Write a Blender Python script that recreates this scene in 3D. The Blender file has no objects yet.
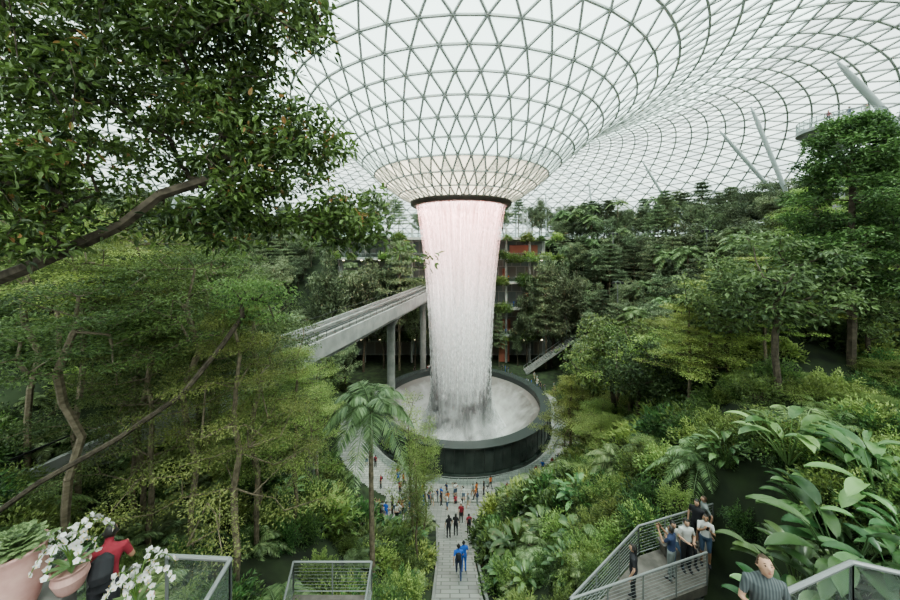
import bpy, math, random
import numpy as np
from mathutils import Vector, Matrix
random.seed(5)
rng = np.random.default_rng(7)
scene = bpy.context.scene
COL = scene.collection
try: scene.view_settings.look = 'AgX - Medium High Contrast'
except Exception as e: print('look', e)

# ------------------------------------------------------------------ materials
def mat(name, col, rough=0.6, metal=0.0, **kw):
    m = bpy.data.materials.new(name); m.use_nodes = True
    b = m.node_tree.nodes['Principled BSDF']
    b.inputs['Base Color'].default_value = (*col, 1)
    b.inputs['Roughness'].default_value = rough
    b.inputs['Metallic'].default_value = metal
    return m

def noisemat(name, c1, c2, scale=3.0, rough=0.7, detail=5, lo=.35, hi=.65, bump=0.0, metal=0.0):
    m = mat(name, c1, rough, metal); nt = m.node_tree; N = nt.nodes; L = nt.links
    b = N['Principled BSDF']
    tc = N.new('ShaderNodeTexCoord'); nz = N.new('ShaderNodeTexNoise'); cr = N.new('ShaderNodeValToRGB')
    nz.inputs['Scale'].default_value = scale; nz.inputs['Detail'].default_value = detail
    cr.color_ramp.elements[0].position = lo; cr.color_ramp.elements[1].position = hi
    cr.color_ramp.elements[0].color = (*c1, 1); cr.color_ramp.elements[1].color = (*c2, 1)
    L.new(tc.outputs['Object'], nz.inputs['Vector']); L.new(nz.outputs['Fac'], cr.inputs['Fac'])
    L.new(cr.outputs['Color'], b.inputs['Base Color'])
    if bump:
        bp = N.new('ShaderNodeBump'); bp.inputs['Strength'].default_value = bump
        L.new(nz.outputs['Fac'], bp.inputs['Height']); L.new(bp.outputs['Normal'], b.inputs['Normal'])
    return m

def leafmat(name, dark, light, trans=0.3, rough=0.45, accent=None):
    m = bpy.data.materials.new(name); m.use_nodes = True
    nt = m.node_tree; N = nt.nodes; L = nt.links
    b = N['Principled BSDF']; out = N['Material Output']
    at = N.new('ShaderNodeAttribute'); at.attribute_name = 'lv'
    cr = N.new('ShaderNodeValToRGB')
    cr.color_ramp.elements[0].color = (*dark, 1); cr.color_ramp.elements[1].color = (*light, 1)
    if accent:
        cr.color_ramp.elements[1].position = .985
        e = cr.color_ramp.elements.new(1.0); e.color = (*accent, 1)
    oi = N.new('ShaderNodeObjectInfo')
    hsv = N.new('ShaderNodeHueSaturation'); hsv.inputs['Saturation'].default_value = .84
    mr = N.new('ShaderNodeMapRange'); mr.inputs[3].default_value = .465; mr.inputs[4].default_value = .512
    mv = N.new('ShaderNodeMapRange'); mv.inputs[3].default_value = .6; mv.inputs[4].default_value = 1.35
    L.new(oi.outputs['Random'], mr.inputs[0])
    mm_ = N.new('ShaderNodeMath'); mm_.operation = 'MULTIPLY'; mm_.inputs[1].default_value = 7.31; mf = N.new('ShaderNodeMath'); mf.operation = 'FRACT'
    L.new(oi.outputs['Random'], mm_.inputs[0]); L.new(mm_.outputs[0], mf.inputs[0]); L.new(mf.outputs[0], mv.inputs[0])
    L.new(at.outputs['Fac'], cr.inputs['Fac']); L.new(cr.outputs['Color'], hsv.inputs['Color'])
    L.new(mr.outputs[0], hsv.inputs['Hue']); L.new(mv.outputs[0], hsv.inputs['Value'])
    L.new(hsv.outputs['Color'], b.inputs['Base Color']); b.inputs['Roughness'].default_value = rough
    tr = N.new('ShaderNodeBsdfTranslucent'); L.new(hsv.outputs['Color'], tr.inputs['Color'])
    mx = N.new('ShaderNodeMixShader'); mx.inputs[0].default_value = trans
    L.new(b.outputs[0], mx.inputs[1]); L.new(tr.outputs[0], mx.inputs[2]); L.new(mx.outputs[0], out.inputs[0])
    return m

BARK = noisemat('bark', (.11, .09, .06), (.22, .18, .13), 6, .9, bump=.4)
BARKD = noisemat('bark_dark', (.045, .035, .025), (.11, .09, .065), 6, .9, bump=.4)
LF_FAR = leafmat('leaf_forest', (.03, .062, .022), (.18, .27, .08), .27)
LF_HAZE = leafmat('leaf_painted_haze', (.08, .12, .065), (.25, .33, .16), .24)  # aerial haze painted into the paler, greyer leaf colour of far trees
LF_LIGHT = leafmat('leaf_light', (.09, .18, .035), (.40, .53, .13), .36)
LF_LITE2 = leafmat('leaf_yellow_green', (.14, .24, .04), (.50, .64, .15), .4)
LF_MID = leafmat('leaf_mid', (.04, .095, .022), (.23, .35, .08), .3)
LF_DARK = leafmat('leaf_dark', (.018, .06, .018), (.13, .28, .06), .26)
LF_NEAR = leafmat('leaf_near', (.012, .036, .01), (.145, .26, .045), .3, .35, accent=(.40, .22, .05))
LF_PALM = leafmat('leaf_palm', (.09, .17, .06), (.30, .44, .17), .28, .35)
LF_BIG = leafmat('leaf_big', (.035, .11, .03), (.17, .33, .10), .26, .3)
SOIL = noisemat('ground_soil', (.012, .018, .009), (.035, .055, .022), .8, .95)
STEEL = mat('steel_white', (.42, .44, .43), .5, .0)
STEELG = mat('steel_grey', (.26, .27, .27), .4, .5)
DARKM = mat('dark_metal', (.05, .05, .05), .4, .5)
CONC = noisemat('concrete', (.17, .175, .165), (.26, .26, .245), .8, .8)
CONCD = noisemat('concrete_dark', (.13, .13, .12), (.2, .2, .19), .8, .7)
WOOD = noisemat('deck_wood', (.10, .09, .08), (.16, .145, .13), 4, .7)

def glassmat(name, tcol, dcol, fac, gloss=0.06):
    m = bpy.data.materials.new(name); m.use_nodes = True
    nt = m.node_tree; N = nt.nodes; L = nt.links
    N.remove(N['Principled BSDF']); out = N['Material Output']
    t = N.new('ShaderNodeBsdfTransparent'); t.inputs[0].default_value = (*tcol, 1)
    tl = N.new('ShaderNodeBsdfTranslucent'); tl.inputs[0].default_value = (*dcol, 1)
    at = N.new('ShaderNodeAttribute'); at.attribute_name = 'lv'
    mr = N.new('ShaderNodeMapRange'); mr.inputs[3].default_value = fac * .4; mr.inputs[4].default_value = min(1, fac * 1.6)
    L.new(at.outputs['Fac'], mr.inputs[0])
    mx = N.new('ShaderNodeMixShader'); L.new(mr.outputs[0], mx.inputs[0])
    L.new(t.outputs[0], mx.inputs[1]); L.new(tl.outputs[0], mx.inputs[2])
    g = N.new('ShaderNodeBsdfGlossy'); g.inputs['Roughness'].default_value = .1
    m2 = N.new('ShaderNodeMixShader'); m2.inputs[0].default_value = gloss
    L.new(mx.outputs[0], m2.inputs[1]); L.new(g.outputs[0], m2.inputs[2])
    L.new(m2.outputs[0], out.inputs[0])
    return m
DGLASS = glassmat('dome_glass', (.50, .60, .57), (.30, .38, .36), .42, .03)
DGLASS2 = glassmat('dome_glass_lower', (.38, .39, .31), (.38, .36, .29), .6, .03)
DGLASS3 = glassmat('dome_glass_outer', (.31, .36, .35), (.23, .27, .26), .5, .03)
RGLASS = glassmat('rail_glass', (.80, .88, .86), (.5, .55, .55), .15, .10)

# ------------------------------------------------------------------ mesh buffer
class Buf:
    def __init__(s): s.v = []; s.f = []; s.m = []; s.a = []; s.n = 0
    def add(s, v, f, m=0, a=None):
        v = np.asarray(v, float).reshape(-1, 3); f = np.asarray(f, int).reshape(-1, 4)
        s.v.append(v); s.f.append(f + s.n); s.n += len(v)
        s.m.append(np.full(len(f), m) if np.isscalar(m) else np.asarray(m))
        s.a.append(np.full(len(f), .5) if a is None else np.asarray(a, float))
    def mesh(s, name, mats, smooth=False):
        V = np.concatenate(s.v); F = np.concatenate(s.f); M = np.concatenate(s.m); A = np.concatenate(s.a)
        me = bpy.data.meshes.new(name)
        me.vertices.add(len(V)); me.vertices.foreach_set('co', V.ravel())
        me.loops.add(len(F) * 4); me.loops.foreach_set('vertex_index', F.ravel().astype(np.int32))
        me.polygons.add(len(F)); me.polygons.foreach_set('loop_start', np.arange(0, len(F) * 4, 4, dtype=np.int32))
        me.polygons.foreach_set('material_index', M.astype(np.int32))
        me.polygons.foreach_set('use_smooth', np.full(len(F), bool(smooth)))
        for m in mats: me.materials.append(m)
        me.update(calc_edges=True)
        at = me.attributes.new('lv', 'FLOAT', 'FACE'); at.data.foreach_set('value', A.astype(np.float32))
        return me

def inst(me, name, loc=(0, 0, 0), rz=0, sc=1, parent=None):
    o = bpy.data.objects.new(name, me); COL.objects.link(o)
    o.location = loc; o.rotation_euler = (0, 0, rz)
    o.scale = (sc, sc, sc) if np.isscalar(sc) else sc
    if parent: o.parent = parent
    return o
def empty(name, loc=(0, 0, 0)):
    o = bpy.data.objects.new(name, None); COL.objects.link(o); o.location = loc; o.empty_display_size = .3
    return o

def unit(a): 
    n = np.linalg.norm(a, axis=-1, keepdims=True); n[n < 1e-9] = 1
    return a / n
def segs(buf, P0, P1, R0, R1, n=5, m=0, a=None):
    P0 = np.asarray(P0, float).reshape(-1, 3); P1 = np.asarray(P1, float).reshape(-1, 3); K = len(P0)
    R0 = np.broadcast_to(R0, (K,)); R1 = np.broadcast_to(R1, (K,))
    T = unit(P1 - P0); up = np.where(np.abs(T[:, 2:3]) > .9, [[1., 0, 0]], [[0, 0, 1.]])
    S = unit(np.cross(T, up)); Q = np.cross(S, T)
    an = np.arange(n) * 2 * math.pi / n + math.pi / n
    ring = np.cos(an)[None, :, None] * S[:, None, :] + np.sin(an)[None, :, None] * Q[:, None, :]
    A = P0[:, None, :] + ring * R0[:, None, None]; B = P1[:, None, :] + ring * R1[:, None, None]
    V = np.concatenate([A, B], 1).reshape(-1, 3)
    i = np.arange(n); j = (i + 1) % n
    f = np.stack([i, j, j + n, i + n], 1)
    F = (f[None] + (np.arange(K) * 2 * n)[:, None, None]).reshape(-1, 4)
    buf.add(V, F, m)
def box(buf, lo, hi, m=0, a=None):
    x0, y0, z0 = lo; x1, y1, z1 = hi
    v = [(x0, y0, z0), (x1, y0, z0), (x1, y1, z0), (x0, y1, z0), (x0, y0, z1), (x1, y0, z1), (x1, y1, z1), (x0, y1, z1)]
    f = [(3, 2, 1, 0), (4, 5, 6, 7), (0, 1, 5, 4), (1, 2, 6, 5), (2, 3, 7, 6), (3, 0, 4, 7)]
    buf.add(v, f, m, a)
def capquads(n):
    return [(i, i + 1, n - 2 - i, n - 1 - i) for i in range(n // 2 - 1)]
def loft(buf, pts, rad, n=12, m=0, ref=(1, 0, 0)):
    pts = np.asarray(pts, float); rad = [(r, r) if np.isscalar(r) else r for r in rad]; K = len(pts)
    V = []
    for k in range(K):
        t = pts[min(k + 1, K - 1)] - pts[max(k - 1, 0)]; t = t / np.linalg.norm(t)
        r = np.array(ref, float); s = r - t * r.dot(t)
        if np.linalg.norm(s) < 1e-3: s = np.cross(t, [0, 1, 0])
        s /= np.linalg.norm(s); q = np.cross(t, s)
        for i in range(n):
            an = 2 * math.pi * i / n
            V.append(pts[k] + s * math.cos(an) * rad[k][0] + q * math.sin(an) * rad[k][1])
    F = []
    for k in range(K - 1):
        for i in range(n):
            j = (i + 1) % n; F.append((k * n + i, k * n + j, (k + 1) * n + j, (k + 1) * n + i))
    c = capquads(n)
    F += [tuple(reversed(q)) for q in c] + [tuple(x + (K - 1) * n for x in q) for q in c]
    buf.add(V, F, m)
def revolve(buf, prof, n, center=(0, 0, 0), m=0, a0=0, a1=2 * math.pi):
    full = abs(a1 - a0 - 2 * math.pi) < 1e-6
    cols = n if full else n + 1
    V = []
    for k in range(cols):
        a = a0 + (a1 - a0) * k / n
        for r, z in prof: V.append((center[0] + r * math.cos(a), center[1] + r * math.sin(a), center[2] + z))
    P = len(prof); F = []
    for k in range(n):
        k2 = (k + 1) % cols
        for i in range(P - 1): F.append((k * P + i, k2 * P + i, k2 * P + i + 1, k * P + i + 1))
    buf.add(V, F, m)
def leaves(buf, P, D, U, L, W, m=1, double=False, curl=.12, lv=None):
    P = np.asarray(P); K = len(P); D = unit(D); S = unit(np.cross(D, U)); Nn = np.cross(S, D)
    L = np.broadcast_to(L, (K,))[:, None]; W = np.broadcast_to(W, (K,))[:, None]
    if lv is None: lv = rng.random(K)
    if not double:
        V = np.stack([P, P + D * L * .45 + S * W * .5 + Nn * L * curl, P + D * L - Nn * L * curl, P + D * L * .45 - S * W * .5 + Nn * L * curl], 1)
        F = np.arange(K * 4).reshape(K, 4)
        buf.add(V.reshape(-1, 3), F, m, lv)
    else:
        V = np.stack([P, P + D * L * .28 + S * W * .45 + Nn * L * .05, P + D * L * .68 + S * W * .4 + Nn * L * .02,
                      P + D * L - Nn * L * curl,
                      P + D * L * .68 - S * W * .4 + Nn * L * .02, P + D * L * .28 - S * W * .45 + Nn * L * .05,], 1)
        b = (np.arange(K) * 6)[:, None]
        F = np.concatenate([b + [[0, 1, 2, 3]], b + [[0, 3, 4, 5]]], 0)
        buf.add(V.reshape(-1, 3), F, m, np.concatenate([lv, np.clip(lv + .06, 0, 1)]))

def grow(trunk, targets, step=1.0, jit=.08):
    nodes = [np.array(t, float) for t in trunk]; par = [-1] + list(range(len(trunk) - 1))
    T = np.asarray(targets, float); base = np.array(nodes)
    d0 = np.min(np.linalg.norm(T[:, None] - base[None], axis=2), 1)
    tips = []
    for t in T[np.argsort(d0)]:
        A = np.array(nodes); dd = t - A
        d = np.linalg.norm(dd, axis=1) + .6 * np.maximum(0, -dd[:, 2])
        j = int(np.argmin(d)); k = max(1, int(np.linalg.norm(dd[j]) / step)); p = nodes[j]; pj = j
        for i in range(1, k + 1):
            q = p + (t - p) * i / k
            if i < k: q = q + rng.normal(0, jit * step, 3)
            nodes.append(q); par.append(pj); pj = len(nodes) - 1
        tips.append(pj)
    cnt = np.zeros(len(nodes))
    for t in tips: cnt[t] += 1
    for i in range(len(nodes) - 1, 0, -1): cnt[par[i]] += cnt[i]
    return np.array(nodes), np.array(par), cnt, tips
def wood(buf, nodes, par, cnt, rb, rt=.012, n=6, m=0):
    r = np.maximum(rt, rb * (np.maximum(cnt, .3) / cnt[0]) ** .5)
    i = np.arange(1, len(nodes)); pr = par[i]
    r0 = np.minimum(r[pr], r[i] * 1.35)
    segs(buf, nodes[pr], nodes[i], r0, r[i], n, m)

def rand_ball(K):
    v = unit(rng.normal(size=(K, 3))); return v * (rng.random((K, 1)) ** (1 / 2.2))
def clump_leaves(buf, C, per, rad, L, W, flat=0.0, m=1, double=False):
    C = np.asarray(C); K = len(C) * per
    O = rand_ball(K) * np.array(rad); P = np.repeat(C, per, 0) + O
    az = unit(O * np.array([1, 1, .3]) + rng.normal(0, .25, (K, 3)))
    D = unit(az + rng.normal(0, .35 * (1 - flat), (K, 3)) + np.array([0, 0, -.25 * (1 - flat)]))
    U = unit(np.array([0, 0, 1.]) + rng.normal(0, .55 * (1 - flat) + .12, (K, 3)))
    cl = np.repeat(rng.random(len(C)) * .5, per)
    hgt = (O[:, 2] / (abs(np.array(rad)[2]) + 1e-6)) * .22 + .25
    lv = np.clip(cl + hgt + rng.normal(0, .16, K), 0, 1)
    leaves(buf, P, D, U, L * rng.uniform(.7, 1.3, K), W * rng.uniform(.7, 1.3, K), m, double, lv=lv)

# ------------------------------------------------------------------ plant prototypes
def p_broad(name, lm, h=10, cr=3.2, ch=3.2, clumps=60, per=70, L=.32, W=.17, bark=BARKD):
    b = Buf(); tr = [(0, 0, -.5)] + [(rng.normal(0, .12), rng.normal(0, .12), z) for z in np.linspace(.8, h * .62, 5)]
    T = rand_ball(clumps) * [cr, cr, ch]; T[:, 2] += h - ch
    T = T[(T[:, 2] > h * .25)]
    nd, pa, ct, tp = grow(tr, T, .9); wood(b, nd, pa, ct, .17, .02)
    clump_leaves(b, nd[tp], per, (.85, .85, .55), L, W)
    return b.mesh(name, [bark, lm])
def p_tiered(name, lm, h=10, cr=3.4, tiers=8, per=90, L=.2, W=.085, z0=.38, spread=(.75, .75, .12), tpt=15, rb=.15):
    b = Buf(); tr = [(0, 0, -.5)] + [(rng.normal(0, .07), rng.normal(0, .07), z) for z in np.linspace(.8, h * .97, 9)]
    T = []
    for k in range(tiers):
        f = k / (tiers - 1); z = h * (z0 + (0.98 - z0) * f); r = cr * (1 - .78 * f ** 1.5) * rng.uniform(.7, 1.1)
        off = rng.random() * 6
        nb = 5
        for i in range(tpt):
            a = off + (i % nb) * 2 * math.pi / nb + rng.normal(0, .2); q = r * (.3 + .7 * ((i // nb + 1) / (tpt / nb))) * rng.uniform(.8, 1.15)
            T.append((q * math.cos(a), q * math.sin(a), z + .16 * q + rng.normal(0, .12)))
    nd, pa, ct, tp = grow(tr, T, .8, .04); wood(b, nd, pa, ct, rb, .012)
    clump_leaves(b, nd[tp], per, spread, L, W, flat=.75)
    return b.mesh(name, [BARK, lm])
def p_airy(name, lm, h=10, cr=1.9, clumps=70, per=60, L=.2, W=.085, zc=.63, zr=.36, sp=(.6, .6, .28)):
    b = Buf(); tr = [(0, 0, -.5)] + [(rng.normal(0, .12), rng.normal(0, .12), z) for z in np.linspace(.8, h * .9, 8)]
    T = rand_ball(clumps) * [cr, cr, h * zr]; T[:, 2] += h * zc
    nd, pa, ct, tp = grow(tr, T, .7); wood(b, nd, pa, ct, .10, .012)
    clump_leaves(b, nd[tp], per, sp, L, W, flat=.4)
    return b.mesh(name, [BARK, lm])
def p_conifer(name, lm, h=12, cr=2.0, clumps=230, per=120, zlo=.16):
    b = Buf(); tr = [(0, 0, -.5)] + [(rng.normal(0, .03), rng.normal(0, .03), z) for z in np.linspace(.8, h * .98, 10)]
    z = rng.uniform(zlo, 1.0, clumps) ** .9; a = rng.random(clumps) * 6.283
    r = cr * np.minimum(1, (1.06 - z) * 2.4) ** .6 * np.sqrt(rng.uniform(.1, 1, clumps)) * (1 + .22 * np.sin(z * 30))
    T = np.stack([r * np.cos(a), r * np.sin(a), h * z], 1)
    nd, pa, ct, tp = grow(tr, T, .7); wood(b, nd, pa, ct, .14, .014)
    clump_leaves(b, nd[tp], per, (.46, .46, .32), .16, .075)
    return b.mesh(name, [BARKD, lm])
def frond(b, base, az, L, up, droop, nleaf=36, ll=.6, lw=.05, m=1, hang=.5, taper=1.0):
    K = 12; t = np.linspace(0, 1, K); d = np.array([math.cos(az), math.sin(az), 0])
    pts = base + np.outer(L * t * math.cos(up), d); pts[:, 2] += L * (t * math.sin(up) - droop * t ** 2.2)
    segs(b, pts[:-1], pts[1:], .025 * (1 - .8 * t[:-1]) * taper, .025 * (1 - .8 * t[1:]) * taper, 4, m)
    u = np.linspace(.12, .99, nleaf); P = np.stack([np.interp(u, t, pts[:, i]) for i in range(3)], 1)
    T = unit(np.gradient(P, axis=0)); S = np.cross(T, [0, 0, 1.]); S = unit(S)
    ln = ll * (np.sin(np.clip(u * 1.05, 0, 1) * math.pi) ** .6 * .85 + .15)
    for sg in (1, -1):
        D = unit(T * .55 + S * sg + np.array([0, 0, -hang]) + rng.normal(0, .07, P.shape))
        leaves(b, P, D, np.tile([0, 0, 1.], (nleaf, 1)) + rng.normal(0, .15, P.shape), ln, lw, m, curl=.04)
def p_palm(name, h=8, nf=20, L=3.0, ll=.75, trunk=True, lm=LF_PALM, lw=.06, dr=.15):
    b = Buf()
    if trunk:
        zz = np.linspace(-.5, h, 26); px = .25 * np.sin(zz / h * 1.4)
        P = np.stack([px, 0 * px, zz], 1); R = .13 * (1 - .3 * zz / h) + .012 * (np.arange(26) % 2)
        segs(b, P[:-1], P[1:], R[:-1], R[1:], 9, 0)
        base = P[-1]
    else: base = np.array([0, 0, .1])
    for i in range(nf):
        f = i / nf
        frond(b, base + np.array([0, 0, f * .2]), i * 2.4 + rng.normal(0, .1), L * rng.uniform(.85, 1.1), .25 + 1.0 * f, .4 + .45 * (1 - f) + dr, 44, ll, lw, hang=.45, taper=1.3)
    return b.mesh(name, [BARK, lm])
def p_bigleaf(name, n=16, H=1.5, LL=1.1, WW=.38, lm=LF_BIG):
    b = Buf()
    for i in range(n):
        az = i * 2.4 + rng.normal(0, .2); el = rng.uniform(.7, 1.45); hh = H * rng.uniform(.5, 1.1)
        d = np.array([math.cos(az), math.sin(az), 0]); p0 = d * .05
        p1 = d * hh * math.cos(el) + [0, 0, hh * math.sin(el)]
        pm = (p0 + p1) / 2 + [0, 0, .08 * hh]
        segs(b, [p0, pm], [pm, p1], [.028, .022], [.022, .014], 5, 1)
        L = LL * rng.uniform(.75, 1.15); K = 8; t = np.linspace(0, 1, K); e0 = el * .75
        c = np.zeros((K, 3)); c[0] = p1
        for k in range(1, K):
            e = e0 - 1.3 * t[k]; c[k] = c[k - 1] + (d * math.cos(e) + np.array([0, 0, math.sin(e)])) * L / (K - 1)
        S = np.cross(d, [0, 0, 1.]); w = WW * .5 * np.sin(np.clip(t * .93 + .06, 0, 1) * math.pi) ** .6 * rng.uniform(.8, 1.15)
        A = c + S * w[:, None] + [0, 0, .07]; B = c - S * w[:, None] + [0, 0, .07]
        V = np.concatenate([A, c, B]); F = []
        for k in range(K - 1):
            F += [(k, k + 1, K + k + 1, K + k), (K + k, K + k + 1, 2 * K + k + 1, 2 * K + k)]
        lv = rng.random()
        b.add(V, F, 1, np.clip(np.full(len(F), lv) + rng.normal(0, .06, len(F)), 0, 1))
    return b.mesh(name, [BARK, lm], True)
def p_shrub(name, lm, K=900, L=.22, W=.1, r=.9, h=.9):
    b = Buf(); v = unit(rng.normal(size=(K, 3))); v[:, 2] = np.abs(v[:, 2])
    P = v * rng.uniform(.5, 1, (K, 1)) * [r, r, h] * (1 + .25 * np.sin(v[:, :1] * 7 + v[:, 1:2] * 9))
    D = unit(v + rng.normal(0, .4, (K, 3))); U = unit(v * .4 + [0, 0, 1.] + rng.normal(0, .4, (K, 3)))
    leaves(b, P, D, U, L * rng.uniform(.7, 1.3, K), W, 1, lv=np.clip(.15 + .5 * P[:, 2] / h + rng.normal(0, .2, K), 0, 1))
    st = unit(rng.normal(size=(10, 3)) * [1, 1, .3] + [0, 0, .8]) * [r * .7, r * .7, h * .7]
    segs(b, np.zeros((10, 3)), st, .03, .012, 4, 0)
    return b.mesh(name, [BARKD, lm])

BROAD = [p_broad('broad_a', LF_FAR), p_broad('broad_b', LF_FAR, 10, 2.6, 3.8, 55), p_broad('broad_c', LF_MID, 9, 3.4, 2.6, 60, 70, .28, .14)]
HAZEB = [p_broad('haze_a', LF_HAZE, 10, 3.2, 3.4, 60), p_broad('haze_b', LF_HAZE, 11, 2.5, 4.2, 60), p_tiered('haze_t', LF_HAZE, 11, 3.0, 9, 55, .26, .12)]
TIER = [p_tiered('tier_a', LF_LIGHT, 10, 3.5, 8, 150, .14, .06), p_tiered('tier_b', LF_LITE2, 10, 3.8, 7, 150, .14, .06), p_tiered('tier_c', LF_MID, 10, 3.3, 9, 130, .14, .06)]
FINE = [p_tiered('fine_a', LF_LIGHT, 10, 3.4, 7, 260, .085, .036, spread=(.7, .7, .10), rb=.11), p_tiered('fine_b', LF_MID, 10, 3.6, 8, 240, .085, .036, spread=(.7, .7, .10), rb=.11)]
AIRY = [p_airy('airy_a', LF_MID, 10, 1.9, 70, 100, .13, .055), p_airy('airy_b', LF_LIGHT, 10, 2.2, 70, 100, .13, .055), p_airy('airy_c', LF_MID, 10, 1.5, 60, 90, .13, .055)]
TALL = [p_airy('tall_a', LF_MID, 14, 2.6, 60, 150, .12, .05, .80, .17, (.8, .8, .2)), p_airy('tall_b', LF_LIGHT, 14, 2.4, 55, 150, .12, .05, .82, .15, (.8, .8, .18))]
CONI = [p_conifer('conifer_a', LF_DARK, 12, 2.0, 260, 130, .28), p_conifer('conifer_b', LF_DARK, 12, 1.7, 190, 80)]
PALM = [p_palm('palm_a', 8, 20, 3.0), p_palm('palm_b', 6, 16, 2.4)]
HPALM = p_palm('palm_hero', 9, 22, 2.8, .72, lw=.075, dr=.22)
GPALM = [p_palm('gpalm_a', 0, 18, 2.8, .6, False), p_palm('gpalm_b', 0, 14, 2.0, .5, False)]
BIG = [p_bigleaf('big_a'), p_bigleaf('big_b', 20, 1.1, .8, .3), p_bigleaf('big_c', 34, 1.3, .62, .22)]
SHR = [p_shrub('shrub_a', LF_MID), p_shrub('shrub_b', LF_FAR), p_shrub('shrub_c', LF_LIGHT, 800, .25, .09), p_shrub('shrub_d', LF_DARK)]
SHRF = [p_shrub('shrubf_a', LF_MID, 2600, .10, .045), p_shrub('shrubf_b', LF_LIGHT, 2600, .10, .04), p_shrub('shrubf_c', LF_DARK, 2400, .11, .05)]

# ------------------------------------------------------------------ terrain
CX, CY = 2.0, 60.0
def sclip(x, a, b): return np.clip(x, a, b)
def ground(x, y):
    x = np.asarray(x, float); y = np.asarray(y, float)
    base = -4 + .6 * np.maximum(0, 40 - np.maximum(y, 9))
    r = np.hypot(x - CX, y - CY)
    wl = 3 + 8 * sclip((y - 22) / 4, 0, 1); w = np.where(x < .4, wl, 3 - 1.2 * sclip((30 - y) / 8, 0, 1))
    w = np.where(x > .4, w + 6 * sclip((y - 31) / 5, 0, 1), w)
    dl = np.abs(x - .4) - w
    d = np.where(y < 60, np.minimum(dl, r - 22), r - 22); d = np.maximum(0, d)
    k = .6 + .06 * sclip((16 - y) / 8, 0, 1) + .13 * sclip(x / 20, 0, 1)
    k = k - .25 * sclip((20 - y) / 8, 0, 1) * (x < 0)
    rise = d * k
    rise = rise + .5 * np.sin(x * .35) * np.sin(y * .3) * sclip(d / 5, 0, 1)
    wy = sclip((y - 68) / 8, 0, 1); g = sclip((np.abs(x + 3) - 31) / 9, 0, 1)
    rise = rise * (1 - wy * (1 - g))
    cap = 20 + 11 * sclip((y - 15) / 40, 0, 1)
    z = np.minimum(base + rise, cap)
    pad = np.maximum(np.maximum(2.5 - x, x - 10.0), np.maximum(8.2 - y, y - 12.3))   # levelled terrace under the walkway
    z = np.where(x > 0, np.minimum(z, 15.7 + 4 * np.maximum(0, pad)), z)
    return z
gx = np.linspace(-115, 115, 261); gy = np.linspace(-25, 175, 231)
X, Y = np.meshgrid(gx, gy); Z = ground(X, Y)
R = np.hypot(X - CX, Y - CY); Z = np.where(R < 13.6, -12, Z)
b = Buf(); nx = len(gx); ny = len(gy)
i, j = np.meshgrid(np.arange(nx - 1), np.arange(ny - 1)); q = (j * nx + i).ravel()
b.add(np.stack([X, Y, Z], 2).reshape(-1, 3), np.stack([q, q + 1, q + nx + 1, q + nx], 1), 0)
inst(b.mesh('ground', [SOIL], True), 'ground')

# paving
PAV = bpy.data.materials.new('stone_paving'); PAV.use_nodes = True
nt = PAV.node_tree; pb = nt.nodes['Principled BSDF']; tc = nt.nodes.new('ShaderNodeTexCoord')
br = nt.nodes.new('ShaderNodeTexBrick'); br.inputs['Scale'].default_value = 1.0
br.inputs['Color1'].default_value = (.22, .225, .21, 1); br.inputs['Color2'].default_value = (.34, .34, .315, 1)
br.inputs['Mortar'].default_value = (.12, .12, .11, 1); br.inputs['Brick Width'].default_value = .9; br.inputs['Row Height'].default_value = .45
br.inputs['Mortar Size'].default_value = .03
nt.links.new(tc.outputs['Object'], br.inputs['Vector']); nt.links.new(br.outputs['Color'], pb.inputs['Base Color'])
pb.inputs['Roughness'].default_value = .6
def pathmask(x, y):
    r = np.hypot(x - CX, y - CY)
    m = (r < 21.5) & (r > 14.5)
    hw = 1.15 + .5 * sclip((y - 20) / 10, 0, 1) + 6.8 * sclip((y - 30) / 7, 0, 1)
    m |= (np.abs(x - .45) < hw) & (y < 46) & (y > 10)
    tt = sclip((y - 25) / 13, 0, 1); m |= (np.abs(x - (-9.0 + 6.5 * tt)) < 2.3) & (y > 23) & (y < 41)
    return m
gx = np.arange(-24, 26, .25); gy = np.arange(10, 84, .25); X, Y = np.meshgrid(gx, gy)
Z = ground(X, Y) + .06; nx = len(gx)
i, j = np.meshgrid(np.arange(nx - 1), np.arange(len(gy) - 1)); i = i.ravel(); j = j.ravel()
ok = pathmask(gx[i] + .125, gy[j] + .125); q = (j * nx + i)[ok]
b = Buf(); b.add(np.stack([X, Y, Z], 2).reshape(-1, 3), np.stack([q, q + 1, q + nx + 1, q + nx], 1), 0)
inst(b.mesh('stone_path', [PAV]), 'floor_stone_plaza')
b = Buf(); ys = np.arange(11, 31, .8)
for sx in (-1, 1):
    xs = .45 + sx * (1.2 + .5 * sclip((ys - 20) / 10, 0, 1))
    P = np.stack([xs, ys, ground(xs, ys) + .1], 1); segs(b, P[:-1], P[1:], .1, .1, 4, 0)
inst(b.mesh('kerb', [CONC]), 'path_kerb')

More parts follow.
